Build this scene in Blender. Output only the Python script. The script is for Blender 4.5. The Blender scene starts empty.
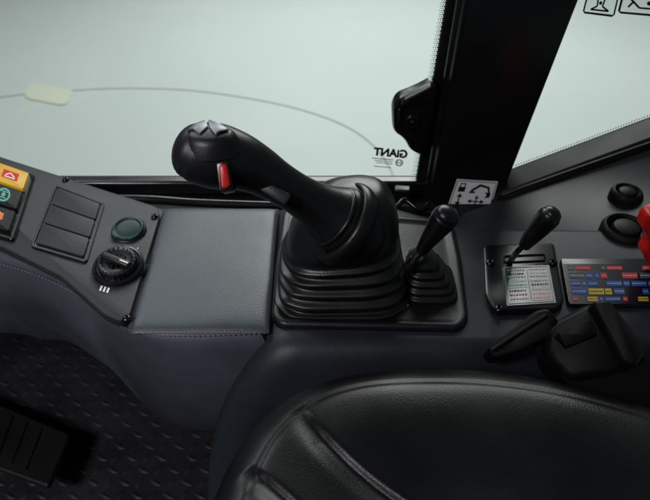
import bpy, bmesh, math, random
from mathutils import Vector, Matrix
random.seed(4)
C = bpy.context.scene.collection
# ---------------------------------------------------------------- camera frame
PITCH = math.radians(38); F = 620.0
CAM = Vector((0, -0.473, 0.369))
FW = Vector((0, math.cos(PITCH), -math.sin(PITCH))); RT = Vector((1, 0, 0)); UP = RT.cross(FW)
def ray(px, py): return FW + RT*((px-325)/F) + UP*((250-py)/F)
def PZ(px, py, z=0.0):
    d = ray(px, py); return CAM + d*((z-CAM.z)/d.z)
def PY(px, py, y):
    d = ray(px, py); return CAM + d*((y-CAM.y)/d.y)
def PD(px, py, dep): return CAM + ray(px, py)*dep
# ---------------------------------------------------------------- materials
MATS = {}
def mat(name, col, rough=0.5, grain=0, gscale=900, metal=0, spec=0.5, var=0.0, coat=0, leather=False, gd=0.0004, cv=.2, vs=14):
    if name in MATS: return MATS[name]
    m = bpy.data.materials.new(name); m.use_nodes = True; nt = m.node_tree
    b = nt.nodes['Principled BSDF']
    b.inputs['Base Color'].default_value = (*col, 1); b.inputs['Roughness'].default_value = rough
    b.inputs['Metallic'].default_value = metal; b.inputs['Specular IOR Level'].default_value = spec
    b.inputs['Coat Weight'].default_value = coat
    tc = nt.nodes.new('ShaderNodeTexCoord')
    if var:
        n = nt.nodes.new('ShaderNodeTexNoise'); n.inputs['Scale'].default_value = vs; n.inputs['Detail'].default_value = 6
        nt.links.new(tc.outputs['Object'], n.inputs['Vector'])
        r = nt.nodes.new('ShaderNodeMapRange'); r.inputs['From Min'].default_value = .3; r.inputs['From Max'].default_value = .7
        r.inputs['To Min'].default_value = max(0.03, rough-var); r.inputs['To Max'].default_value = rough+var
        nt.links.new(n.outputs['Fac'], r.inputs['Value']); nt.links.new(r.outputs['Result'], b.inputs['Roughness'])
        mr0 = nt.nodes.new('ShaderNodeMapRange'); mr0.inputs['From Min'].default_value = .35; mr0.inputs['From Max'].default_value = .65
        nt.links.new(n.outputs['Fac'], mr0.inputs['Value'])
        mx = nt.nodes.new('ShaderNodeMix'); mx.data_type = 'RGBA'
        mx.inputs['A'].default_value = (*[c*(1-cv) for c in col], 1); mx.inputs['B'].default_value = (*[min(1, c*(1+cv)) for c in col], 1)
        nt.links.new(mr0.outputs['Result'], mx.inputs['Factor']); nt.links.new(mx.outputs['Result'], b.inputs['Base Color'])
    if grain:
        if leather:
            t = nt.nodes.new('ShaderNodeTexVoronoi'); t.feature = 'SMOOTH_F1'; t.inputs['Scale'].default_value = gscale
            nt.links.new(tc.outputs['Object'], t.inputs['Vector']); out = t.outputs['Distance']
        else:
            t = nt.nodes.new('ShaderNodeTexNoise'); t.inputs['Scale'].default_value = gscale; t.inputs['Detail'].default_value = 2
            nt.links.new(tc.outputs['Object'], t.inputs['Vector']); out = t.outputs['Fac']
        bp = nt.nodes.new('ShaderNodeBump'); bp.inputs['Strength'].default_value = grain; bp.inputs['Distance'].default_value = gd
        nt.links.new(out, bp.inputs['Height']); nt.links.new(bp.outputs['Normal'], b.inputs['Normal'])
    MATS[name] = m; return m
vinyl   = mat('grey_vinyl', (.052, .064, .078), .44, .35, 900, var=.05, leather=True, cv=.08)
vinyl2  = mat('grey_console_skin', (.048, .051, .066), .48, .35, 900, var=.07, leather=True, cv=.5, vs=8)  # strong tone variation paints patchy light and shade into the skin colour
consm   = mat('console_plastic', (.018, .022, .028), .42, .4, 1300, var=.05, spec=.38)
trimm   = mat('trim_plastic', (.009, .011, .014), .5, .45, 1300, var=.05, spec=.35)
panelm  = mat('panel_plastic', (.015, .0175, .021), .5, .5, 1300, var=.05, spec=.42)
blackm  = mat('black_plastic', (.006, .006, .0065), .36, .3, 1300, var=.05)
platem  = mat('base_plate_plastic', (.006, .006, .0068), .40, .35, 900, var=.07, spec=.4)
gloss   = mat('gloss_black_plastic', (.005, .005, .006), .24, .12, 900, var=.06)
rubber  = mat('boot_rubber', (.006, .006, .0065), .38, .25, 900, var=.07)
matte   = mat('matte_black', (.003, .003, .0035), .55, .3, 900, var=.05, spec=.25)
paint   = mat('pillar_paint', (.005, .005, .0055), .28, .25, 260, var=.05, gd=.0005)
seatm   = mat('seat_vinyl', (.0045, .0045, .005), .33, .22, 1300, var=.06, leather=True, gd=.0004, spec=.30)
silver  = mat('silver_plastic', (.24, .26, .27), .38, metal=.3)
steel   = mat('steel', (.3, .3, .3), .3, metal=1)
white   = mat('white_print', (.92, .94, .92), .5)
ink     = mat('black_print', (.008, .008, .008), .5)
grayp   = mat('grey_print', (.05, .055, .06), .5, spec=.2)
yellow  = mat('yellow_plastic', (.80, .45, .01), .4, .2)
orange  = mat('orange_print', (.75, .16, .015), .4)
red     = mat('red_plastic', (.70, .010, .008), .33, .1)
redp    = mat('red_print', (.45, .012, .010), .5, spec=.2)
bluep   = mat('blue_print', (.010, .06, .28), .5, spec=.2)
yelp    = mat('yellow_print', (.55, .38, .03), .5, spec=.2)
greenp  = mat('green_print', (.03, .18, .10), .5, spec=.2)
mint    = mat('mint_print', (.10, .42, .34), .4)
pale    = mat('pale_print', (.34, .40, .38), .5, spec=.2)
navy    = mat('navy_print', (.004, .006, .011), .25, spec=.25)
labelm  = mat('clear_label', (.060, .078, .072), .20, spec=.45, var=.06, cv=.35, vs=60)
floorm  = mat('rubber_floor', (.012, .0125, .015), .52, .5, 300, var=.1, spec=.35)
ypatch  = mat('floor_yellow', (.56, .60, .48), .6)
thread  = mat('thread', (.12, .115, .13), .6)
def ground_mat():
    m = bpy.data.materials.new('showroom_floor'); m.use_nodes = True; nt = m.node_tree; b = nt.nodes['Principled BSDF']
    tc = nt.nodes.new('ShaderNodeTexCoord'); n = nt.nodes.new('ShaderNodeTexNoise'); n.inputs['Scale'].default_value = .7; n.inputs['Detail'].default_value = 4
    nt.links.new(tc.outputs['Object'], n.inputs['Vector'])
    mx = nt.nodes.new('ShaderNodeMix'); mx.data_type = 'RGBA'
    mx.inputs['A'].default_value = (.465, .525, .505, 1); mx.inputs['B'].default_value = (.58, .635, .61, 1)
    nt.links.new(n.outputs['Fac'], mx.inputs['Factor']); nt.links.new(mx.outputs['Result'], b.inputs['Base Color'])
    b.inputs['Roughness'].default_value = .4
    return m
def glass_mat():
    m = bpy.data.materials.new('window_glass'); m.use_nodes = True; nt = m.node_tree
    for n in list(nt.nodes): nt.nodes.remove(n)
    o = nt.nodes.new('ShaderNodeOutputMaterial'); t = nt.nodes.new('ShaderNodeBsdfTransparent'); g = nt.nodes.new('ShaderNodeBsdfGlossy')
    t.inputs['Color'].default_value = (.935, .965, .955, 1); g.inputs['Roughness'].default_value = .02
    f = nt.nodes.new('ShaderNodeFresnel'); f.inputs['IOR'].default_value = 1.45; mx = nt.nodes.new('ShaderNodeMixShader')
    nt.links.new(f.outputs[0], mx.inputs[0]); nt.links.new(t.outputs[0], mx.inputs[1]); nt.links.new(g.outputs[0], mx.inputs[2]); nt.links.new(mx.outputs[0], o.inputs[0])
    return m
def film_mat():
    m = bpy.data.materials.new('sticker_film'); m.use_nodes = True; nt = m.node_tree; b = nt.nodes['Principled BSDF']
    b.inputs['Base Color'].default_value = (.9, .92, .9, 1); o = nt.nodes['Material Output']
    tr = nt.nodes.new('ShaderNodeBsdfTransparent'); tr.inputs['Color'].default_value = (.95, .97, .96, 1); mx = nt.nodes.new('ShaderNodeMixShader'); mx.inputs[0].default_value = .9
    nt.links.new(b.outputs[0], mx.inputs[1]); nt.links.new(tr.outputs[0], mx.inputs[2]); nt.links.new(mx.outputs[0], o.inputs[0]); return m
glassm = glass_mat(); film = film_mat()
# ---------------------------------------------------------------- mesh helpers
def obj(name, bm, m, sharp=38, bevel=0):
    bmesh.ops.recalc_face_normals(bm, faces=bm.faces)
    me = bpy.data.meshes.new(name); bm.to_mesh(me); bm.free()
    for p in me.polygons: p.use_smooth = len(p.vertices) <= 8
    me.set_sharp_from_angle(angle=math.radians(sharp))
    me.materials.append(m)
    o = bpy.data.objects.new(name, me); C.objects.link(o)
    if bevel:
        b = o.modifiers.new('bevel', 'BEVEL'); b.width = bevel; b.segments = 3; b.limit_method = 'ANGLE'
    return o
TL = {}
def thing(name, label, cat, loc, group=None):
    o = bpy.data.objects.new(name, None); C.objects.link(o); o.location = loc; o.empty_display_size = .01
    o['label'] = label; o['category'] = cat; TL[o.name] = Vector(loc)
    if group: o['group'] = group
    return o
def part(name, bm, m, par, label=None, **k):
    """mesh built in world coordinates, parented to a thing or a part without moving"""
    o = obj(name, bm, m, **k)
    root = par
    while root.parent: root = root.parent
    o.data.transform(Matrix.Translation(-TL.get(root.name, Vector((0, 0, 0)))))
    o.parent = par
    if label: o['label'] = label
    return o
def fillet(pts, r, n=6):
    """round every corner of a planar polygon with a true circular arc"""
    out = []; N = len(pts)
    for i in range(N):
        p = Vector(pts[i]); a = Vector(pts[i-1]); b = Vector(pts[(i+1) % N])
        da = (a-p); db = (b-p); rr = min(r, da.length*.45, db.length*.45); da.normalize(); db.normalize()
        th = da.angle(db)
        if th > math.radians(172): out.append(p); continue
        c = p+(da+db).normalized()*(rr/math.cos(th/2)); v0 = p+da*rr-c; v1 = p+db*rr-c; om = v0.angle(v1)
        for k in range(n+1):
            t = k/n; out.append(c+(v0*math.sin((1-t)*om)+v1*math.sin(t*om))/math.sin(om))
    return out
def slab(pts, nrm, prof, bm=None, cap=True, bot=False, deform=None):
    bm = bm or bmesh.new(); nrm = Vector(nrm).normalized(); pts = [Vector(p) for p in pts]
    area = Vector((0, 0, 0))
    for i in range(len(pts)): area += pts[i-1].cross(pts[i])
    if area.dot(nrm) < 0: pts = pts[::-1]
    N = len(pts); off = []
    for i in range(N):
        e1 = (pts[i]-pts[i-1]); e2 = (pts[(i+1) % N]-pts[i])
        e1.normalize(); e2.normalize()
        n1 = nrm.cross(e1); n2 = nrm.cross(e2); off.append((n1+n2)/max(.35, 1+n1.dot(n2)))
    rows = []
    for ins, h in prof:
        row = []
        for p, o in zip(pts, off):
            q = p+o*ins+nrm*h
            if deform: q = deform(q)
            row.append(bm.verts.new(q))
        rows.append(row)
    for a, b in zip(rows, rows[1:]):
        for i in range(N):
            j = (i+1) % N; bm.faces.new((a[i], a[j], b[j], b[i]))
    if cap: bm.faces.new(rows[-1])
    if bot: bm.faces.new(rows[0][::-1])
    return bm
def plate(h, b=None, base=0):
    b = h*.4 if b is None else b
    return [(0, base), (0, base+h-b), (b*.3, base+h-b*.3), (b, base+h)]
def catmull(vals, sub):
    out = []; n = len(vals)
    for i in range(n-1):
        p0 = vals[max(0, i-1)]; p1 = vals[i]; p2 = vals[i+1]; p3 = vals[min(n-1, i+2)]
        for k in range(sub):
            t = k/sub
            out.append(.5*((2*p1)+(p2-p0)*t+(2*p0-5*p1+4*p2-p3)*t*t+(3*p1-p0-3*p2+p3)*t**3))
    out.append(vals[-1]); return out
def tube(nodes, segs=28, sub=6, view=None, bm=None, cap=True):
    bm = bm or bmesh.new(); view = view or FW
    P = catmull([n[0] for n in nodes], sub); A = catmull([n[1] for n in nodes], sub); B = catmull([n[2] for n in nodes], sub)
    rows = []; n = len(P)
    def ring(c, t, a, b):
        e1 = t.cross(view)
        if e1.length < 1e-4: e1 = t.cross(Vector((1, 0, 0)))
        e1.normalize(); e2 = t.cross(e1).normalized()
        return [bm.verts.new(c+e1*a*math.cos(q)+e2*b*math.sin(q)) for q in [2*math.pi*k/segs for k in range(segs)]]
    tan = [(P[min(n-1, i+1)]-P[max(0, i-1)]).normalized() for i in range(n)]
    KS = (.04, .15, .3, .45, .6, .75, .88)
    if cap:
        for k in KS:
            s = math.sin(k*math.pi/2); c = math.cos(k*math.pi/2)
            rows.append(ring(P[0]-tan[0]*c*A[0]*.7, tan[0], A[0]*s, B[0]*s))
    for i in range(n): rows.append(ring(P[i], tan[i], A[i], B[i]))
    if cap:
        for k in KS[::-1]:
            s = math.sin(k*math.pi/2); c = math.cos(k*math.pi/2)
            rows.append(ring(P[-1]+tan[-1]*c*A[-1]*.7, tan[-1], A[-1]*s, B[-1]*s))
    for a, b in zip(rows, rows[1:]):
        for i in range(segs):
            j = (i+1) % segs; bm.faces.new((a[i], a[j], b[j], b[i]))
    bm.faces.new(rows[0][::-1]); bm.faces.new(rows[-1]); return bm
def wire(pts, r, sub=6, segs=10, bm=None): return tube([(Vector(p), r, r) for p in pts], segs, sub, bm=bm)
def box(c, sx, sy, sz, rz=0, bm=None, rot=None):
    bm = bm or bmesh.new(); M = Matrix.Translation(c) @ (rot or Matrix.Rotation(rz, 4, 'Z')) @ Matrix.Diagonal((sx, sy, sz, 1))
    bmesh.ops.create_cube(bm, size=1, matrix=M); return bm
def circ(c, r, nrm=(0, 0, 1), n=40, ry=None):
    nrm = Vector(nrm).normalized(); e1 = nrm.orthogonal().normalized(); e2 = nrm.cross(e1)
    return [Vector(c)+e1*r*math.cos(2*math.pi*k/n)+e2*(ry or r)*math.sin(2*math.pi*k/n) for k in range(n)]
class Quad:
    def __init__(s, tl, tr, br, bl, face=None):
        s.c = [Vector(v) for v in (tl, tr, br, bl)]
        s.n = (s.c[2]-s.c[0]).cross(s.c[1]-s.c[3]).normalized()
        if s.n.dot((face or CAM)-s.c[0]) < 0: s.n = -s.n
    def m(s, u, v, h=0):
        a, b, c, d = s.c; return (a*(1-u)+b*u)*(1-v)+(d*(1-u)+c*u)*v+s.n*h
def uvpoly(q, polys, h0, h1, bm=None):
    bm = bm or bmesh.new()
    for poly in polys:
        lo = [bm.verts.new(q.m(u, v, h0)) for u, v in poly]; hi = [bm.verts.new(q.m(u, v, h1)) for u, v in poly]; n = len(poly)
        bm.faces.new(hi)
        for i in range(n): bm.faces.new((lo[i], lo[(i+1) % n], hi[(i+1) % n], hi[i]))
    return bm
def R(u0, v0, u1, v1): return [(u0, v0), (u1, v0), (u1, v1), (u0, v1)]
def bar(u0, v0, u1, v1, w, asp=1.0):
    dx, dy = (u1-u0), (v1-v0)/asp; L = math.hypot(dx, dy); nx, ny = -dy/L*w/2, dx/L*w/2*asp
    return [(u0+nx, v0+ny), (u1+nx, v1+ny), (u1-nx, v1-ny), (u0-nx, v0-ny)]
def disc(u, v, r, asp=1.0, n=16): return [(u+r*math.cos(2*math.pi*k/n), v+r*asp*math.sin(2*math.pi*k/n)) for k in range(n)]
def rng(u, v, r0, r1, asp=1.0, n=16):
    out = []
    for k in range(n):
        a0 = 2*math.pi*k/n; a1 = 2*math.pi*(k+1)/n
        out.append([(u+r*math.cos(a), v+r*asp*math.sin(a)) for r, a in ((r1, a0), (r1, a1), (r0, a1), (r0, a0))])
    return out
def dashes(u0, u1, v, h, lo=.02, hi=.06, gap=.018):
    out = []; u = u0
    while u < u1-lo:
        w = random.uniform(lo, hi); out.append(R(u, v, min(u1, u+w), v+h)); u += w+gap
    return out
def text_bm(s, q, u0, v0, u1, v1, h, mirror=False, bold=0.0):
    cu = bpy.data.curves.new('t', 'FONT'); cu.body = s; cu.offset = bold; to = bpy.data.objects.new('t', cu); C.objects.link(to)
    dg = bpy.context.evaluated_depsgraph_get(); me = bpy.data.meshes.new_from_object(to.evaluated_get(dg))
    bm = bmesh.new(); bm.from_mesh(me); bpy.data.objects.remove(to); bpy.data.meshes.remove(me); bpy.data.curves.remove(cu)
    xs = [v.co.x for v in bm.verts]; ys = [v.co.y for v in bm.verts]
    for v in bm.verts:
        a = (v.co.x-min(xs))/(max(xs)-min(xs)); b = (v.co.y-min(ys))/(max(ys)-min(ys))
        if mirror: a = 1-a
        v.co = q.m(u0+(u1-u0)*a, v1+(v0-v1)*b, h)
    return bm
def pzl(lst, z=0.0): return [PZ(x, y, z) for x, y in lst]
def pyl(lst, y): return [PY(x, yy, y) for x, yy in lst]
Z = Vector((0, 0, 1)); NY = Vector((0, -1, 0))
def ribbon(pts, w, bm=None, up=Z):
    bm = bm or bmesh.new(); L = []
    for i, p in enumerate(pts):
        t = (pts[min(len(pts)-1, i+1)]-pts[max(0, i-1)]).normalized(); s = up.cross(t)*w/2
        L.append((bm.verts.new(p+s), bm.verts.new(p-s)))
    for a, b in zip(L, L[1:]): bm.faces.new((a[0], a[1], b[1], b[0]))
    return bm

# ================================================================= SETTING
GZ = -1.3
bm = bmesh.new(); bmesh.ops.create_grid(bm, x_segments=2, y_segments=2, size=30, matrix=Matrix.Translation((0, 0, GZ)))
g = obj('ground', bm, ground_mat()); g['kind'] = 'structure'
pts = catmull(pzl([(-80, 112), (0, 97), (60, 91), (120, 88), (190, 90), (260, 100), (310, 112), (350, 128), (378, 150), (395, 180), (400, 220)], GZ+.004), 8)
o = obj('floor_shape', ribbon(pts, .009), mat('floor_line_dark', (.34, .38, .37), .6)); o['kind'] = 'structure'  # thin darker curve laid flat on the floor
o = obj('floor_shape', slab(fillet(pzl([(30, 82), (74, 90), (66, 106), (24, 98)], GZ+.004), .06), Z, [(0, 0), (0, .001)]), ypatch); o['kind'] = 'structure'  # rounded pale yellowish patch laid flat on the floor

CZ = -.5
bm = box((-.1, -.18, CZ-.02), 1.8, 1.24, .04)
st = .024
for i in range(-32, 12):
    for j in range(-8, 23):
        cx = i*st+.003; cy = j*st*.9-.05
        a = math.radians(45 if (i+j) % 2 else -45)+.3; L = .0115; w = .0036
        e = Vector((math.cos(a), math.sin(a), 0)); f = Vector((-e.y, e.x, 0)); c = Vector((cx, cy, CZ))
        ring = [c+e*L, c+e*L*.4+f*w, c-e*L*.4+f*w, c-e*L, c-e*L*.4-f*w, c+e*L*.4-f*w]
        vs = [bm.verts.new(p+Z*.0002) for p in ring]; vt = [bm.verts.new(c+(p-c)*.5+Z*.0017) for p in ring]
        for q in range(6): bm.faces.new((vs[q], vs[(q+1) % 6], vt[(q+1) % 6], vt[q]))
        bm.faces.new(vt)
o = obj('floor', bm, floorm, sharp=50); o['kind'] = 'structure'
bm = bmesh.new()                                  # lower cab side, leaning outwards to the floor
a_ = [bm.verts.new(v) for v in ((-1, .245, -.098), (.9, .245, -.098), (.9, .43, -.52), (-1, .43, -.52))]
b_ = [bm.verts.new(v.co+Vector((0, .02, 0))) for v in a_]
bm.faces.new(a_); bm.faces.new(b_[::-1])
for i in range(4): bm.faces.new((a_[i], b_[i], b_[(i+1) % 4], a_[(i+1) % 4]))
o = obj('wall', bm, matte); o['kind'] = 'structure'

t = thing('window_sill', 'black sill channel running under the large side window behind the joystick', 'sill', (0, .14, -.07))
part('ledge', box((0, .15, -.085), 1.8, .21, .03), matte, t, bevel=.003)
part('lower_frame', box((-.25, .212, -.060), 1.1, .018, .020), gloss, t, bevel=.004)
part('cable', wire([PY(-60, 203, .12), PY(120, 199, .12), PY(200, 203, .13), PY(290, 206, .13), PY(380, 208, .125), PY(440, 214, .12)], .005), gloss, t)
part('cable', wire([PY(380, 199, .13), PY(395, 207, .11), PY(405, 200, .12), PY(420, 210, .11), PY(430, 203, .13)], .003), gloss, t)
part('bracket', box(PY(372, 200, .16), .03, .02, .012, .2), blackm, t, bevel=.002)
part('clip', box(PY(402, 193, .18), .02, .012, .016, -.15), blackm, t, bevel=.002)

# ---------------------------------------------------------------- big side window
WY = .22
t = thing('side_window', 'large clear side window behind the joystick with mirrored black print in its lower right corner', 'window', PY(300, 190, WY))
part('glass_pane', slab(pyl([(-150, -60), (458, -60), (418, 189), (-150, 189)], WY), NY, [(0, 0), (0, .001)]), glassm, t)
seal_out = [(451, -30), (463, -30), (431, 192), (428, 205), (-150, 205), (-150, 189), (408, 189), (415, 183)]
part('rubber_seal', slab(pyl(seal_out, WY-.004), NY, plate(.006, .002)), matte, t)
bm = bmesh.new()
for r in range(3):
    for i in range(95):
        py = -8+i*2.05; pxx = 446.5-(py/187)*32-r*2.1-(.9 if i % 2 else 0)
        bm.faces.new([bm.verts.new(p) for p in circ(PY(pxx, py, WY-.0025), .0010-(r*.00022), NY, 8)])
part('dotted_border', bm, ink, t)
q = Quad(*pyl([(374, 147), (408, 150), (406, 170), (372, 167)], WY-.002))
part('printed_lettering', text_bm('GiANT', q, 0, .0, 1, .42, .0, True, .05), ink, t)
polys = dashes(-.02, .60, .52, .055, .02, .05, .014)+dashes(.06, .60, .63, .045, .015, .04, .014)+dashes(.12, .60, .73, .045, .015, .04, .014)
polys += rng(.78, .66, .085, .115, 1.5)+[R(.68, .645, .88, .675), bar(.74, .52, .74, .80, .014, 1.5), bar(.82, .52, .82, .80, .014, 1.5)]
polys += dashes(.05, .55, .92, .045, .02, .05, .014)
part('small_print', uvpoly(q, polys, 0, .0002), ink, t)

t = thing('window_catch', 'black moulded window catch at the right edge of the large side window', 'catch', PY(412, 115, .2))
YC = .212
out = fillet(pyl([(434, 74), (416, 84), (396, 92), (391, 102), (392, 126), (403, 133), (409, 145), (421, 150), (431, 120), (437, 90)], YC), .008)
part('body', slab(out, NY, [(0, 0), (0, .012), (.0015, .016), (.005, .018)]), gloss, t)
out = fillet(pyl([(432, 82), (416, 90), (402, 97), (400, 104), (418, 100), (430, 97)], YC-.018), .004)
part('hook', slab(out, NY, plate(.009, .003)), blackm, t)
out = fillet(pyl([(398, 108), (402, 108), (402, 124), (398, 122)], YC-.018), .002)
part('rib', slab(out, NY, plate(.004, .001)), gloss, t)
part('pivot_bolt', slab(circ(PY(412, 121, YC-.018), .0085, NY), NY, [(0, 0), (0, .004), (.001, .005), (.003, .005), (.0035, .002)]), gloss, t)
part('bolt_head', slab(circ(PY(412, 121, YC-.020), .0028, NY, 6), NY, plate(.004, .001)), steel, t)

# ---------------------------------------------------------------- pillar
t = thing('cab_pillar', 'wide black leaning cab pillar between the two windows with a white pictogram sticker', 'pillar', PY(465, 215, .2))
PYY = .185
part('post', slab(fillet(pyl([(474, -60), (604, -60), (500, 205), (480, 250), (420, 250)], PYY), .008), NY, [(0, -.05), (0, -.006), (.002, -.0015), (.006, 0)]), paint, t)
part('trim_strip', slab(pyl([(462, -40), (487, -40), (437, 200), (428, 228), (416, 228), (424, 190)], PYY+.017), NY, plate(.008, .003)), gloss, t)
part('seam_bead', wire(pyl([(474, -40), (450, 95), (428, 205)], PYY+.006), .0022), gloss, t)
q = Quad(*pyl([(457, 179), (498, 181.5), (490, 210.5), (447, 208)], PYY-.0006))
st_ = part('pictogram_sticker', uvpoly(q, [R(0, 0, 1, 1)], 0, .0004), white, t)
def frame(u0, v0, u1, v1, w): return [R(u0, v0, u1, v0+w*1.4), R(u0, v1-w*1.4, u1, v1), R(u0, v0+w*1.4, u0+w, v1-w*1.4), R(u1-w, v0+w*1.4, u1, v1-w*1.4)]
B_ = lambda a, b, c, d, w=.022: bar(a, b, c, d, w, 1.4)
pl = frame(.025, .035, .975, .965, .012)
pl += [R(.11, .24, .27, .40), B_(.135, .26, .135, .14, .022), B_(.245, .26, .245, .14, .022), B_(.125, .13, .255, .13, .022)]                       # padlock
pl += [B_(.19, .56, .19, .78, .03), [(.12, .58), (.19, .46), (.26, .58)], [(.12, .76), (.26, .76), (.19, .88)]]                                    # double arrow
pl += [B_(.42, .36, .60, .16, .055), B_(.59, .15, .82, .22, .05), B_(.81, .21, .86, .40, .045), [(.76, .38), (.90, .40), (.89, .54), (.78, .58), (.82, .48)], B_(.38, .40, .52, .40, .04)]
pl += [B_(.60, .56, .60, .86, .026), B_(.46, .71, .74, .71, .026), [(.55, .60), (.65, .60), (.60, .50)], [(.55, .82), (.65, .82), (.60, .92)], [(.49, .64), (.49, .78), (.40, .71)], [(.71, .64), (.71, .78), (.80, .71)]]
part('pictogram', uvpoly(q, pl, .0004, .0007), ink, st_)

# ---------------------------------------------------------------- right window
t = thing('rear_side_window', 'smaller side window right of the pillar with a sloping lower edge', 'window', PY(580, 140, .2))
part('glass_pane', slab(pyl([(588, -60), (760, -60), (760, 80), (650, 120), (512, 172)], WY), NY, [(0, 0), (0, .001)]), glassm, t)
part('rubber_seal', slab(pyl([(508, 170), (650, 117), (780, 68), (780, 92), (650, 140), (500, 196), (490, 200)], WY-.004), NY, plate(.008, .003)), matte, t)
bm = bmesh.new()
for r in range(2):
    for i in range(70):
        f = i/70; px_ = 516+(700-516)*f; py_ = 167.5-(px_-516)*.376-r*2.2
        bm.faces.new([bm.verts.new(p) for p in circ(PY(px_, py_, WY-.0025), .0009, NY, 8)])
part('dotted_border', bm, ink, t)
for k, (a, b) in enumerate(((582, 614), (617, 662))):
    q = Quad(*pyl([(a+9, -22), (b+9, -22), (b, 17), (a, 13)], WY-.003))
    s_ = part('sticker', uvpoly(q, [[(.01, 0), (.99, 0), (.99, .93), (.93, .99), (.07, .99), (.01, .93)]], 0, .0004), film, t)
    part('sticker_border', uvpoly(q, [[(0, 0), (.05, 0), (.05, .93), (0, .93)], [(.95, 0), (1, 0), (1, .93), (.95, .93)], [(.07, .94), (.93, .94), (.93, 1), (.07, 1)], [(0, .93), (.05, .93), (.07, .94), (.07, 1)], [(.95, .93), (1, .93), (.93, 1), (.93, .94)]], .0004, .0007), ink, s_)
    pl = [bar(.36, .45, .40, .75, .05), bar(.60, .45, .56, .75, .05), bar(.40, .75, .22, .86, .05), bar(.22, .86, .78, .86, .05), bar(.78, .86, .56, .75, .05), disc(.48, .66, .05)] if k == 0 else [bar(.2, .55, .45, .8, .05), bar(.45, .8, .8, .8, .05), R(.35, .5, .6, .56), disc(.65, .66, .06), bar(.2, .8, .3, .62, .05)]
    part('pictogram', uvpoly(q, pl, .0007, .001), ink, s_)
t = thing('window_rail', 'thick black diagonal rail under the smaller right window', 'rail', PY(580, 170, .17))
part('rail_body', slab(fillet(pyl([(486, 214), (500, 189), (650, 134), (790, 84), (790, 124), (650, 168), (505, 212)], .18), .005), NY, [(0, -.03), (0, .006), (.004, .011), (.010, .013)]), matte, t)
part('edge_bead', wire(pyl([(502, 195), (650, 143), (780, 98)], .169), .0018), blackm, t)
t = thing('side_trim', 'dark grey sloping trim panel between the right console and the diagonal rail', 'trim panel', PZ(560, 230, 0))
bm = bmesh.new(); rows = []
bot = [PZ(452, 231, .0), PZ(500, 246, .0), PZ(560, 248, 0), PZ(620, 250, 0), PZ(700, 252, 0), PZ(790, 254, 0)]
top = [PY(462, 214, .165), PY(505, 199, .165), PY(560, 180, .165), PY(625, 158, .165), PY(700, 132, .165), PY(790, 100, .165)]
bot = catmull(bot, 5); top = catmull(top, 5)
for i in range(15):
    s = i/14; row = []
    for a, b in zip(bot, top):
        p = a.lerp(b, s); p = p+Vector((0, .018, -.02))*math.sin(math.pi*s)*(.8); row.append(bm.verts.new(p))
    rows.append(row)
for a, b in zip(rows, rows[1:]):
    for i in range(len(a)-1): bm.faces.new((a[i], a[i+1], b[i+1], b[i]))
part('panel_skin', bm, trimm, t)

# ================================================================= LEFT CONSOLE
t = thing('side_console', 'grey vinyl covered side console with stitched edge and padded top left of the joystick', 'console', PZ(200, 300, -.1))
front = [(-140, 212), (-60, 238), (0, 258), (38, 271), (72, 288), (98, 307), (124, 326), (152, 335), (200, 338), (266, 335)]
fr = catmull(pzl(front), 6)
back = pzl([(276, 205), (165, 205), (0, 152), (-140, 107)])
outline = fr+back
SC = [(-.9, 1.2), (-.40, 1.1), (-.32, .92), (-.265, .78), (-.225, .84), (-.18, .98), (-.14, 1.06), (0.2, 1.08)]
def dleft(q):
    if q.z < -.02:
        for (xa, sa), (xb, sb) in zip(SC, SC[1:]):
            if xa <= q.x <= xb:
                u = (q.x-xa)/(xb-xa); u = u*u*(3-2*u); sc = sa+(sb-sa)*u
        q = Vector((q.x, q.y, -.02+(q.z+.02)*sc))
    return q
prof = [(.09, -.160), (.04, -.158), (.022, -.150), (.010, -.132), (.003, -.10), (-.001, -.07), (-.002, -.04), (0, -.018), (.0015, -.009), (.0045, -.0035), (.009, -.0008), (.014, 0)]
part('console_body', slab(outline, Z, prof, deform=dleft), vinyl2, t, sharp=60)
pq = [PZ(163, 209), PZ(278, 209), PZ(269, 333.2), PZ(129, 333.2)]
bm = bmesh.new(); NU = 60; rows = []
for j in range(NU+1):
    v = j/NU; row = []
    for i in range(NU+1):
        u = i/NU; p = pq[0]*(1-u)*(1-v)+pq[1]*u*(1-v)+pq[2]*u*v+pq[3]*(1-u)*v
        eu = (1-abs(2*u-1)**14)*(1-abs(2*v-1)**14)
        h = .0046*max(0, eu)**.55+.0014*(1-(2*u-1)**2)*(1-(2*v-1)**2)+.0004*math.sin(u*7+v*3)*eu
        row.append(bm.verts.new(p+Z*(h-.0002)))
    rows.append(row)
for a, b in zip(rows, rows[1:]):
    for i in range(NU): bm.faces.new((a[i], a[i+1], b[i+1], b[i]))
padp = part('armrest_pad', bm, vinyl, t, sharp=80)
def stitches(path, step, ln, r, z):
    bm = bmesh.new(); acc = 0
    for a, b in zip(path, path[1:]):
        d = b-a; L = d.length; e = d.normalized()
        while acc < L:
            p = a+e*acc; M = Matrix.Translation(p+Z*z) @ e.to_track_quat('X', 'Z').to_matrix().to_4x4() @ Matrix.Diagonal((ln/2, r, r, 1))
            bmesh.ops.create_icosphere(bm, subdivisions=1, radius=1, matrix=M); acc += step
        acc -= L
    return bm
spath = catmull(pzl([(-40, 252), (0, 264), (38, 276), (70, 291), (98, 310), (122, 327), (150, 334.6), (200, 336), (266, 333.5)], -.0008), 6)
part('stitching', stitches(spath, .0042, .003, .0005, 0), thread, t)

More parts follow.
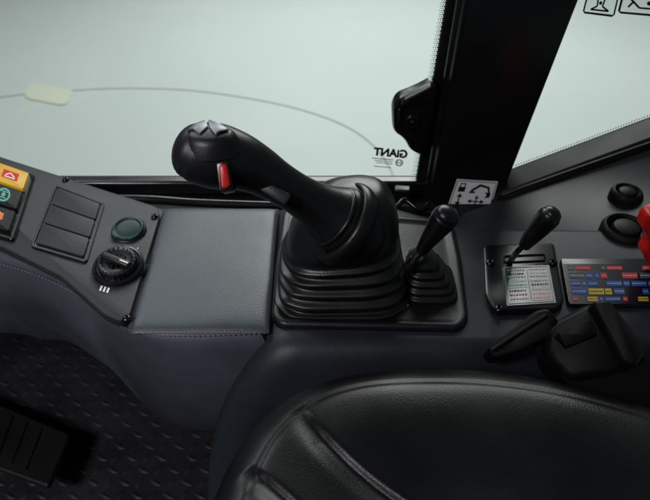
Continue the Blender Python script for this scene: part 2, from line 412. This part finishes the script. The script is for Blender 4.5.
# control panel
PH = .006
t = thing('control_panel', 'dark switch panel at far left with ignition knob, round cap and coloured rocker switches', 'control panel', PZ(80, 250, 0))
out = fillet(pzl([(-100, 128), (0, 160), (158, 211), (161, 219), (131, 320), (122, 327), (106, 320), (62, 281), (0, 250), (-100, 226)]), .006)
pp = part('panel_plate', slab(out, Z, [(0, -.001), (0, PH-.002), (.0006, PH-.0006), (.002, PH)]), panelm, t)
q = Quad(*pzl([(56, 186), (105, 205), (87, 264), (31, 248)], PH))
fr_ = part('blank_frame', slab(fillet([q.m(0, 0), q.m(1, 0), q.m(1, 1), q.m(0, 1)], .004), Z, [(0, 0), (0, .0018), (.0007, .0024), (.0022, .0024), (.0026, .001)]), blackm, t)
for i in range(3):
    v0 = .05+i*.305; v1 = v0+.285
    part('blank_cover', slab(fillet([q.m(.07, v0, .001), q.m(.93, v0, .001), q.m(.93, v1, .001), q.m(.07, v1, .001)], .002), Z, plate(.0026, .0006)), panelm, fr_)
q = Quad(*pzl([(-26, 156), (36, 178), (14, 243), (-50, 225)], PH))
fr_ = part('switch_frame', slab(fillet([q.m(0, 0), q.m(1, 0), q.m(1, 1), q.m(0, 1)], .004), Z, [(0, 0), (0, .003), (.0008, .004), (.003, .004)]), gloss, t)
for i, (mm, lb_) in enumerate([(yellow, 'yellow rocker switch with red mark'), (matte, 'black rocker switch with green ring icon'), (matte, 'black rocker switch with orange mark')]):
    v0 = .05+i*.31; v1 = v0+.28; w = .0092; vm = (v0+v1)/2
    s_ = part('rocker_switch', slab(fillet([q.m(.06, v0, .004), q.m(.94, v0, .004), q.m(.94, v1, .004), q.m(.06, v1, .004)], .0025), Z, plate(.005, .0014)), mm, t, label=lb_)
    if i == 0:
        part('switch_mark', uvpoly(q, [R(.58, v0+.08, .82, v1-.08)], .0088, w+.0002), red, s_)
        part('switch_icon', uvpoly(q, [bar(.63, vm+.02, .70, vm-.03, .016), bar(.70, vm-.03, .77, vm+.02, .016), bar(.62, vm+.04, .78, vm+.04, .014)], .0094, w+.0004), white, s_)
    if i == 1:
        part('switch_mark', uvpoly(q, rng(.70, vm, .075, .10), .0088, w), mint, s_)
        part('switch_icon', uvpoly(q, [disc(.70, vm, .03), bar(.65, vm-.045, .75, vm-.045, .014), bar(.65, vm+.045, .75, vm+.045, .014)], .0088, w+.0003), mint, s_)
    if i == 2:
        part('switch_mark', uvpoly(q, [R(.54, v0+.08, .80, v1-.11)], .0088, w), orange, s_)
        part('switch_icon', uvpoly(q, [disc(.61, vm-.02, .025), bar(.66, vm-.045, .75, vm-.055, .012), bar(.66, vm-.02, .75, vm-.02, .012), bar(.66, vm+.005, .75, vm+.015, .012)], .0090, w+.0003), white, s_)
TA = math.radians(13); TX = Matrix.Rotation(TA, 4, 'X'); TN = TX @ Vector((0, 0, 1))      # fittings sit tipped towards the driver
c = PZ(129, 230.5, PH+.002)
cp = part('round_cap', slab(circ(c, .0152, TN), TN, [(0, -.005), (0, .003), (.0006, .0045), (.0018, .005), (.0028, .0046), (.0034, .0036), (.006, .0045), (.010, .005)]), mat('teal_grey_cap', (.013, .036, .036), .5, .3), t)
part('cap_ring', slab(circ(c, .0170, TN), TN, [(0, -.006), (0, .0015), (.001, .0024), (.0024, .0024)]), blackm, t)
for a0, a1 in ((200, 235), (285, 330)):
    arc = [c+TX @ Vector((.0147*math.cos(math.radians(a)), .0147*math.sin(math.radians(a)), .0046)) for a in range(a0, a1+1, 7)]
    part('cap_edge_mark', wire(arc, .0006, 2, 6), mat('teal_edge', (.02, .14, .13), .5), cp)
c = PZ(119, 267, PH+.003)
part('knob_bezel', slab(circ(c, .0232, TN, n=56), TN, [(0, -.009), (0, .0025), (.001, .004), (.003, .0046), (.0042, .0036), (.0055, .0036)]), gloss, t)
ring_pts = []
for k in range(96):
    a = 2*math.pi*k/96; r = .0172+(.0005 if k % 4 < 2 else 0); ring_pts.append(c+TX @ Vector((r*math.cos(a), r*math.sin(a), .0036)))
kn = part('ignition_knob', slab(ring_pts, TN, [(0, 0), (0, .0045), (.0008, .006), (.0024, .0065), (.0045, .005), (.008, .0045)]), blackm, t)
rot = TX @ Matrix.Rotation(math.radians(-25), 4, 'Z')
part('knob_grip', box(c+TX @ Vector((0, 0, .0092)), .031, .0070, .008, rot=rot), blackm, kn, bevel=.0026)
part('knob_pointer', box(c+rot @ Vector((.0095, 0, .0134)), .009, .0013, .0006, rot=rot), white, kn)
q = Quad(*pzl([(101, 285.5), (110, 288), (108, 293), (99, 290.5)], PH+.0005)); part('knob_marks', text_bm('III', q, 0, 0, 1, 1, 0, False, .02), white, t)
q = Quad(*pzl([(136, 247), (140, 248), (138, 253), (134, 252)], PH+.0005)); part('knob_marks', text_bm('I', q, .4, 0, .6, 1, 0, False, .02), white, t)
q = Quad(*pzl([(91, 268), (95, 269), (94, 274), (90, 273)], PH+.0005)); part('knob_marks', text_bm('0', q, 0, 0, 1, 1, 0), grayp, t)
def screw(px_, py_, z, par, r=.0042, m=gloss):
    return part('screw', slab(circ(PZ(px_, py_, z), r, n=24), Z, [(0, 0), (0, .0015), (.0008, .0025), (.002, .0029), (.0026, .0026), (.0027, .001)]), m, par)
for a in ((155, 217), (127, 319), (66, 180)): screw(*a, PH, t, .0036)

# ================================================================= RIGHT CONSOLE
t = thing('rear_console', 'dark blue grey moulded console carrying the joystick and small levers beside the seat', 'console', PZ(400, 340, -.1))
fpts = [(277, 203), (273, 290), (269, 325), (273, 341), (292, 350), (330, 351), (420, 351), (520, 351), (660, 351), (800, 352)]
fr = catmull(pzl(fpts), 6); outline = fr+pzl([(800, 232), (640, 224), (470, 222), (400, 203)])
def dright(q):
    s = .085*(1-math.exp(min(0, q.z)/.11)); return Vector((q.x-s*1.0, q.y-s*.28, q.z))
prof = [(0, -.5), (0, -.4), (0, -.3), (0, -.22), (0, -.16), (0, -.11), (0, -.07), (0, -.045), (0, -.028), (.0015, -.015), (.005, -.006), (.010, -.0015), (.016, 0)]
part('console_body', slab(outline, Z, prof, deform=dright), consm, t, sharp=60)

# ================================================================= JOYSTICK
JB = Vector((.014, -.050, 0))
t = thing('joystick', 'large black control joystick leaning left with red trigger and rubber bellows in centre', 'joystick', JB)
out = fillet(pzl([(284, 211), (452, 224), (460, 262), (467, 322), (459, 332), (281, 328), (272, 319), (276, 270)]), .014)
bp_ = part('base_plate', slab(out, Z, [(-.001, -.001), (-.0006, .003), (.001, .0052), (.0035, .0058), (.0065, .0050), (.009, .0038), (.0125, .0034)]), platem, t, sharp=60)
def sring(c, w, d, e, tilt=0, tx=0, n=72):
    Rm = Matrix.Rotation(-tilt, 3, 'Y') @ Matrix.Rotation(tx, 3, 'X'); out = []
    for k in range(n):
        a = 2*math.pi*k/n; ca, sa = math.cos(a), math.sin(a)
        v = Vector((w*abs(ca)**(2/e)*(1 if ca > 0 else -1), d*abs(sa)**(2/e)*(1 if sa > 0 else -1), 0)); out.append(c+Rm @ v)
    return out
def loft(rings, bm=None, cap=True):
    bm = bm or bmesh.new(); rows = [[bm.verts.new(p) for p in r] for r in rings]; n = len(rows[0])
    for a, b in zip(rows, rows[1:]):
        for i in range(n): bm.faces.new((a[i], a[(i+1) % n], b[(i+1) % n], b[i]))
    if cap: bm.faces.new(rows[-1])
    return bm
lev = [(.003, 1.08, 4.5, 0), (.006, 1.09, 4.5, 0), (.008, 1.0, 4.2, 0), (.014, 1.04, 4, 0), (.0185, .93, 3.8, .5), (.025, 1.01, 3.6, 1), (.0295, .90, 3.5, 1.5), (.036, .98, 3.3, 2), (.0405, .87, 3.1, 4),
       (.046, .935, 3.0, 5), (.050, .86, 2.9, 5), (.060, .865, 2.7, 6), (.072, .82, 2.6, 6), (.084, .74, 2.5, 6), (.093, .64, 2.4, 7), (.0995, .50, 2.3, 8), (.1025, .34, 2.2, 8), (.1035, .18, 2, 8), (.104, .06, 2, 8)]
vals = catmull([Vector((a, b, c)) for a, b, c, d in lev], 5); tl = catmull([Vector((d, 0, 0)) for *_, d in lev], 5)
rings = []
for v, d in zip(vals, tl):
    z, s, e = v; sh = max(0, z-.05)
    rings.append(sring(JB+Vector((sh*.10, 0, z)), .054*s, .046*s, e, math.radians(d.x), n=112))
for ri, rg in enumerate(rings):
    fd = max(0, 1-ri/58)
    for k, p in enumerate(rg):
        a = 2*math.pi*k/112
        w = (.0010*math.sin(3*a+ri*.11)+.0006*math.sin(8*a-ri*.25))*fd; p += (p-JB).normalized()*w; p.z += .0012*math.sin(2*a+1.2+ri*.05)*fd*min(1, ri/12)
bt = part('rubber_boot', loft(rings), rubber, t, sharp=70)
def gn(px_, py_, d, a, b=.86): return (PD(px_, py_, d), a*d/F, a*d/F*b)
nodes = [gn(193, 151, .438, 28.5), gn(200, 153.5, .439, 31), gn(209, 155, .441, 32.8), gn(223, 157.5, .444, 32.5), gn(240, 162, .448, 29), gn(258, 170, .455, 24.8), gn(276, 181, .463, 21.5), gn(294, 192, .472, 20.5), gn(310, 202, .481, 22.5), gn(325, 211, .489, 28), gn(338, 219, .496, 36), gn(349, 226, .503, 42), gn(356, 231, .508, 42)]
gr = part('grip', tube(nodes, 56, 8), blackm, t, sharp=80)
ax = (nodes[-1][0]-nodes[-4][0]).normalized()
def collar(c, rad, th, sq=.9, ht=1.2):
    bm = bmesh.new(); e1 = ax.cross(FW).normalized(); e2 = ax.cross(e1).normalized(); n = 64; m_ = 14; rows = []
    for k in range(n):
        a = 2*math.pi*k/n; dr = e1*math.cos(a)+e2*math.sin(a)*sq; cc = c+dr*rad
        rows.append([bm.verts.new(cc+dr.normalized()*th*math.cos(2*math.pi*j/m_)+ax*th*math.sin(2*math.pi*j/m_)*ht) for j in range(m_)])
    for k in range(n):
        a = rows[k]; b = rows[(k+1) % n]
        for j in range(m_): bm.faces.new((a[j], a[(j+1) % m_], b[(j+1) % m_], b[j]))
    return bm
for (px_, py_, d, rr, th, ht) in ((333, 217, .492, 31, .0022, 1.0), (343, 224, .498, 40, .0042, 1.8)):
    part('collar_fold', collar(PD(px_, py_, d), rr*d/F, th, ht=ht), rubber, bt, sharp=80)
def pdl(lst, d): return [PD(x, y, d) for x, y in lst]
n0 = (UP*.72-FW*.69).normalized()
c0 = PD(208, 132, .4245)
def onp(px_, py_, h=0):
    d = ray(px_, py_); tt = (c0+n0*h-CAM).dot(n0)/d.dot(n0); return CAM+d*tt
part('rocker_base', slab(fillet([onp(*p) for p in ((186, 130), (196, 123), (220, 122.5), (231, 130), (226, 137), (210, 140), (193, 138))], .006), n0, [(-.008, -.012), (-.004, -.004), (-.001, -.0006), (.002, .0003)]), blackm, gr)
for poly in (((186, 132), (197, 124), (206, 121), (208, 128), (200, 135), (193, 130)), ((208, 121), (217, 123), (230, 131), (222, 131), (216, 136), (210, 129))):
    part('thumb_rocker', slab(fillet([onp(x, y, .0002) for x, y in poly], .001, 3), n0, plate(.0016, .0006)), silver, gr)
def facing(pxy, d, h, b): return slab(fillet(pdl(pxy, d), .0025, 5), -FW, [(0, -.012), (0, h-b), (b*.3, h-b*.3), (b, h)])
part('red_trigger', facing([(219, 165), (227, 163), (231, 187), (222, 190)], .4215, .003, .0014), red, gr)
part('trigger_slot', facing([(216, 162), (229, 160), (234, 190), (220, 193)], .4235, .0016, .0008), gloss, gr)
part('side_button', facing([(256, 176), (292, 195), (286, 205), (251, 185)], .450, .0025, .0012), mat('button_plastic', (.022, .024, .027), .4, .3), gr)
q = Quad(*pzl([(400, 304), (408, 304), (408, 311), (400, 311)], .0042)); part('plate_mark', uvpoly(q, [bar(.1, .3, .4, .9, .18), bar(.4, .9, 1, .1, .18)], 0, .0003), white, bp_)

# ---------------------------------------------------------------- small lever beside joystick
c = PZ(430, 284, .004)
t = thing('small_lever', 'small black lever with folded square rubber boot immediately right of the joystick', 'lever', c)
lv = [(0, 1.12, 5), (.003, 1.12, 5), (.005, 1.0, 4.6), (.009, 1.02, 4.4), (.012, .89, 4.2), (.016, .92, 4), (.019, .77, 3.8), (.023, .79, 3.6), (.026, .64, 3.4), (.031, .62, 3.1), (.036, .42, 2.8), (.039, .28, 2.5), (.041, .12, 2)]
vv = catmull([Vector(x) for x in lv], 4)
rings = [sring(c+Vector((-v.x*.30, 0, v.x*.96)), .0200*v.y, .0235*v.y, v.z, n=64) for v in vv]
for ri, rg in enumerate(rings):
    for k, p in enumerate(rg): p += (p-c).normalized()*.0006*math.sin(3*2*math.pi*k/64+ri*.2)*(1-ri/len(rings))
part('lever_boot', loft(rings), rubber, t, sharp=70)
part('stalk', wire([c+Vector((-.006, 0, .033)), PD(412, 263, .517), PD(424, 248, .503)], .0032), steel, t)
part('knob', tube([(PD(422, 250, .506), .0052, .0052), (PD(428, 241, .500), .0068, .0068), (PD(436, 230, .493), .0088, .0088), (PD(444, 219, .486), .0108, .0105), (PD(447, 215.5, .483), .0100, .0095)], 28, 6), blackm, t, sharp=80)
part('stalk_collar', tube([(PD(409, 267, .520), .0055, .0055), (PD(414, 260, .515), .0045, .0045)], 20, 3), rubber, t, sharp=70)

# ---------------------------------------------------------------- slider lever plate
t = thing('throttle_lever', 'short black lever on a small screwed plate with a clear label, right of centre', 'lever', PZ(520, 280, 0))
out = fillet(pzl([(482, 250), (553, 247), (563, 306), (556, 314), (492, 316), (484, 300)]), .006)
part('mounting_plate', slab(out, Z, [(0, -.001), (0, .004), (.001, .006), (.003, .0066)]), gloss, t)
for a in ((490, 263), (499, 309), (553, 263)): screw(*a, .0066, t, .0040)
q = Quad(*pzl([(502, 267), (549, 265.5), (556, 303), (507, 306)], .0072))
lb = part('clear_label', uvpoly(q, [R(0, 0, 1, 1)], -.0006, .0004), labelm, t)
dk = mat('dark_print', (.016, .022, .022), .4, spec=.2)
palm = mat('washed_print', (.28, .34, .31), .4); prd = mat('washed_red', (.38, .03, .025), .4); pgn = mat('washed_green', (.03, .22, .13), .4)
part('tint_area', uvpoly(q, [R(.06, .36, .49, .58)], .0004, .0006), mat('green_tint', (.022, .090, .060), .22), lb)
part('tint_area', uvpoly(q, [R(.53, .66, .95, .92)], .0004, .0006), mat('red_tint', (.16, .022, .020), .22), lb)
part('tint_area', uvpoly(q, [R(.53, .08, .95, .30)], .0004, .0006), mat('dark_tint', (.018, .028, .028), .22), lb)
part('label_print', uvpoly(q, frame(.03, .03, .97, .97, .010)+[R(.505, .1, .515, .9)], .0006, .0008), palm, lb)
for i, v in enumerate((.10, .20, .28, .40, .50, .64, .74, .84)):
    part('label_text', uvpoly(q, dashes(.09, .46, v, .030, .015, .05, .02), .0006, .0008), (palm, dk, palm, palm, pgn, dk, prd, palm)[i], lb)
    part('label_text', uvpoly(q, dashes(.56, .92, v, .030, .015, .05, .02), .0006, .0008), (prd, palm, palm, palm, dk, palm, palm, palm)[i], lb)
part('slot', slab(fillet(pzl([(503, 256), (545, 254), (546, 261), (504, 263)], .0068), .003), Z, [(0, -.001), (0, .0008), (.0008, .001), (.0016, -.0006)]), matte, t)
part('stalk', wire([PZ(510, 262, .006), PD(517, 252, .527), PD(527, 242, .515)], .0026), gloss, t)
part('knob', tube([(PD(525, 245, .517), .0052, .0052), (PD(532, 236, .510), .0072, .0072), (PD(541, 226, .503), .0088, .0088), (PD(549, 217, .495), .0094, .0094), (PD(552, 214, .493), .008, .008)], 26, 6), blackm, t, sharp=80)

# ---------------------------------------------------------------- fuse chart
t = thing('fuse_chart', 'dark glossy fuse chart plate with rows of coloured cells at the right edge', 'plate', PZ(610, 285, 0))
out = fillet(pzl([(559, 261), (690, 261), (700, 308), (567, 308)]), .004)
part('plate_frame', slab(out, Z, [(0, -.001), (0, .0026), (.001, .004), (.002, .0042)]), gloss, t)
q = Quad(*pzl([(563, 264), (690, 264), (697, 304), (570, 304)], .0044)); ff = part('chart_field', uvpoly(q, [R(0, 0, 1, 1)], -.0004, .0002), navy, t)
rowsd = []
pals = [(.06, .17, ['grey_print', 'red_print', None, 'grey_print', 'red_print', None, 'red_print']),
        (.24, .39, ['grey_print', 'blue_print', 'blue_print', 'red_print', None, 'red_print']),
        (.45, .58, ['blue_print', 'blue_print', 'blue_print', None, 'blue_print']),
        (.64, .78, ['blue_print', 'yellow_print', 'yellow_print', 'blue_print', None, 'blue_print']),
        (.84, .94, ['red_print', None, 'yellow_print', 'blue_print', 'blue_print'])]
for v0, v1, cs in pals:
    u = .03; i = 0
    while u < .95:
        ww = random.choice((.035, .05, .08, .12)); u1 = min(.97, u+ww)
        if u1-u > .02 and cs[i % len(cs)]: rowsd.append((v0, v1, cs[i % len(cs)], u, u1))
        u = u1+random.choice((.010, .014, .02)); i += 1
for v0, v1, mname, u0, u1 in rowsd:
    cl = part('chart_cell', uvpoly(q, [R(u0, v0, u1, v1)], .0002, .0005), MATS[mname], t)
    ps = dashes(u0+.006, u1-.004, v0+(v1-v0)*.38, (v1-v0)*.26, .004, .009, .006)
    if ps: part('cell_print', uvpoly(q, ps, .0005, .0007), pale if mname != 'yellow_print' else dk, cl)

# ---------------------------------------------------------------- round sockets on the sloping trim and red tab
tp0 = PZ(620, 250, 0); tp1 = PY(625, 158, .165); tn = (tp1-tp0).cross(Vector((-1, 0, 0))).normalized()
if tn.z < 0: tn = -tn
def ontrim(px_, py_, sag):
    d = ray(px_, py_); p = tp0+Vector((0, .018, -.02))*sag; return CAM+d*((p-CAM).dot(tn)/d.dot(tn))
for (px_, py_, r, sag, lb_) in ((624, 234, .024, .25, 'larger round black socket low on the right trim, beside the red tab'), (625, 198, .0175, .7, 'smaller round black socket above the other one on the right trim')):
    c = ontrim(px_, py_, sag); nn = tn
    t = thing('round_socket', lb_, 'socket', c)
    part('socket_ring', slab(circ(c, r, nn, 48), nn, [(-.001, -.02), (0, .006), (.002, .010), (.004, .011), (.0065, .008), (.0075, -.004)]), matte, t)
    part('socket_cap', slab(circ(c, r*.60, nn, 36), nn, [(0, -.006), (0, .006), (.002, .010), (.006, .0118)]), matte, t)
t = thing('red_tab', 'bright red plastic tab with hooked edges at the right edge of the photo', 'tab', PZ(655, 268, 0))
out = fillet(pyl([(641, 207), (652, 203), (672, 206), (678, 262), (650, 266), (641, 254), (637, 243), (643, 236), (642, 227), (636, 220)], -.03), .004)
part('tab_body', slab(out, NY, [(0, 0), (0, .010), (.001, .013), (.0025, .014)], bot=True), red, t)
part('tab_rib', slab(fillet(pyl([(648, 214), (656, 214), (658, 254), (650, 252)], -.044), .0015), NY, plate(.003, .001)), red, t)
part('tab_stem', tube([(PY(660, 262, -.024), .008, .008), (PY(660, 284, -.024), .008, .008)], 16, 3), blackm, t)

# ================================================================= SEAT
t = thing('seat', 'black grained vinyl seat cushion with rounded edge and curved creases in the foreground', 'seat', PZ(420, 450, -.05))
sp = [(196, 545), (212, 505), (232, 462), (256, 427), (292, 398), (340, 381), (400, 373.5), (462, 373), (530, 381), (600, 397), (680, 424), (760, 470)]
so = catmull(pzl(sp, .012), 10)
x1 = so[-1].x; x0 = so[0].x
ex = [so[-1], Vector((x1+.02, -.27, .012)), Vector((x1+.02, -.42, .012)), Vector((x1-.05, -.55, .012)), Vector((.1, -.62, .012)), Vector((-.06, -.58, .012)), Vector((x0-.01, -.45, .012)), Vector((x0-.006, -.36, .012)), Vector((x0-.003, -.31, .012)), so[0]]
so = catmull([p for p in so], 2)+catmull(ex, 8)[1:-1]
cc = Vector((.10, -.34, .012)); bm = bmesh.new(); rows = []
gro = [[PZ(*p, .02) for p in ((300, 416), (309, 431), (325, 449), (350, 471), (380, 492), (408, 509))], [PZ(*p, .02) for p in ((250, 476), (262, 488), (282, 505), (302, 522))]]
gro = [catmull(g_, 8) for g_ in gro]
def segd(p, pl_):
    best = 9; at = 0
    for i, (a, b) in enumerate(zip(pl_, pl_[1:])):
        ab = (b-a).xy; ap = (p-a).xy; s = max(0, min(1, ap.dot(ab)/ab.dot(ab))); e = ap-ab*s; d = e.length
        if d < abs(best): best = d*(1 if ab.x*e.y-ab.y*e.x > 0 else -1); at = (i+s)/(len(pl_)-1)
    return best, at
NR = 190
for i in range(NR+1):
    s = 1-(i/NR)**1.1*.97; row = []
    for p in so:
        q_ = cc+(p-cc)*s; d = (p-q_).length
        if d < .036: z = .010+.022*math.sqrt(max(0, 1-(1-d/.036)**2))
        else: z = .032-.012*(1-math.cos(math.pi*min(1, (d-.036)/.09)))/2
        z += -.0005*math.exp(-((d-.024)/.0022)**2)
        if q_.y < -.1 and q_.x < .09:
            for g_ in gro:
                gd_, at = segd(q_, g_); fade = min(1, at*2.6)
                wd = .0030 if gd_ > 0 else .0085      # one steep wall, one soft wall
                z += fade*(-.0036*math.exp(-(gd_/wd)**2))
        z += .0006*math.sin(q_.x*45+q_.y*30)
        row.append(bm.verts.new((q_.x, q_.y, z)))
    rows.append(row)
low = []
for k, (sc, z) in enumerate(((.985, -.09), (1.0, -.06), (1.012, -.03), (1.012, -.008), (1.006, .004))):
    low.append([bm.verts.new((cc.x+(p.x-cc.x)*sc, cc.y+(p.y-cc.y)*sc, z)) for p in so])
rows = low+rows; n = len(so)
for a, b in zip(rows, rows[1:]):
    for i in range(n): bm.faces.new((a[i], a[(i+1) % n], b[(i+1) % n], b[i]))
bm.faces.new(rows[-1]); part('cushion', bm, seatm, t, sharp=80)
part('seat_base', slab([cc+(p-cc)*.9-Z*.10 for p in so[::3]], Z, [(0, -.25), (0, 0)]), matte, t)

# ---------------------------------------------------------------- belt buckle assembly
t = thing('belt_buckle', 'dark angular seat belt buckle between the seat and the right console', 'belt buckle', PZ(560, 350, 0))
nn = -(FW*.9-UP*.45).normalized()
q = [PD(486, 349, .470), PD(512, 329, .467), PD(536, 310, .464), (PD(549, 307, .463)), PD(560, 320, .460), PD(552, 336, .460), PD(520, 352, .464), PD(494, 358, .469)]
part('latch_tongue', slab(fillet(q, .003), nn, [(0, -.016), (0, -.003), (.001, -.0008), (.003, .0)]), matte, t, sharp=50)
part('latch_rim', wire([PD(492, 350, .463), PD(515, 335, .461), PD(545, 316, .457)], .0016), matte, t)
q = [PD(548, 324, .462), PD(590, 302, .455), PD(612, 308, .452), (PD(638, 356, .440)), PD(618, 372, .436), PD(572, 380, .438), PD(550, 356, .448)]
part('buckle_body', slab(fillet(q, .006), nn, [(0, -.03), (0, -.004), (.002, -.001), (.004, .001)]), matte, t, sharp=50)
q = [PD(590, 303, .448), PD(608, 301, .446), PD(646, 350, .430), PD(634, 368, .430), PD(622, 364, .432)]
part('buckle_side', slab(fillet(q, .003), nn, [(0, -.03), (0, .001), (.001, .003), (.002, .004)]), matte, t, sharp=50)
part('release_button', slab(fillet([PD(556, 334, .450), PD(588, 319, .446), PD(596, 336, .443), PD(565, 349, .447)], .002), nn, [(0, -.01), (0, .0015), (.001, .003)]), matte, t, sharp=50)
part('belt_strap', slab(fillet([PD(560, 375, .445), PD(640, 352, .445), PD(700, 440, .44), PD(640, 470, .44)], .004), nn, [(0, -.003), (0, 0)]), matte, t)

# ---------------------------------------------------------------- foot pedal
t = thing('foot_pedal', 'dark ribbed foot pedal on the tread floor at lower left', 'pedal', PZ(20, 440, CZ))
q = Quad(*pzl([(-60, 380), (70, 434), (48, 486), (-80, 440)], -.44))
part('pedal_plate', slab(fillet([q.m(0, 0), q.m(1, 0), q.m(1, 1), q.m(0, 1)], .006), Z, [(0, -.01), (0, -.002), (.002, 0)], bot=True), blackm, t)
for i in range(7): part('pedal_rib', uvpoly(q, [R(.12+i*.11, .12, .16+i*.11, .88)], 0, .003), blackm, t)
part('pedal_arm', box(q.m(.4, .5)-Z*.035, .03, .03, .05), blackm, t, bevel=.003)

# ================================================================= LIGHT
w = bpy.data.worlds.new('World'); bpy.context.scene.world = w; w.use_nodes = True
w.node_tree.nodes['Background'].inputs[0].default_value = (.62, .70, .76, 1); w.node_tree.nodes['Background'].inputs[1].default_value = .11
def area(name, loc, aim, sx, sy, e, col=(1, 1, 1), spread=180):
    l = bpy.data.lights.new(name, 'AREA'); l.shape = 'RECTANGLE'; l.size = sx; l.size_y = sy; l.energy = e; l.color = col; l.spread = math.radians(spread)
    o = bpy.data.objects.new(name, l); C.objects.link(o); o.location = loc; o.rotation_euler = (Vector(aim)-Vector(loc)).to_track_quat('-Z', 'Y').to_euler(); return o
area('showroom_or_fill_lamp', (.5, 4.6, 2.7), (.4, 4.3, -1.3), 3.4, 3, 275, (.985, 1, .99))
area('showroom_or_fill_lamp', (-1.6, 1.8, 2.3), (0, 0, 0), 1.2, .6, 20, (.94, .98, 1))
area('showroom_or_fill_lamp', (-1.1, -1.3, 1.5), (-.46, .08, -.3), .5, .4, 2.6, (.97, .95, 1), 50)  # added fill from an unseen source, brightens the lower left of the cab
cam = bpy.data.cameras.new('camera'); co = bpy.data.objects.new('camera', cam); C.objects.link(co)
co.location = CAM; co.rotation_euler = (math.pi/2-PITCH, 0, 0); cam.sensor_width = 36; cam.lens = F/650*36; cam.clip_start = .01; cam.clip_end = 200
cam.dof.use_dof = True; cam.dof.focus_distance = .5; cam.dof.aperture_fstop = 11
bpy.context.scene.camera = co
vs = bpy.context.scene.view_settings; vs.view_transform = 'Standard'; vs.look = 'None'; vs.exposure = 0
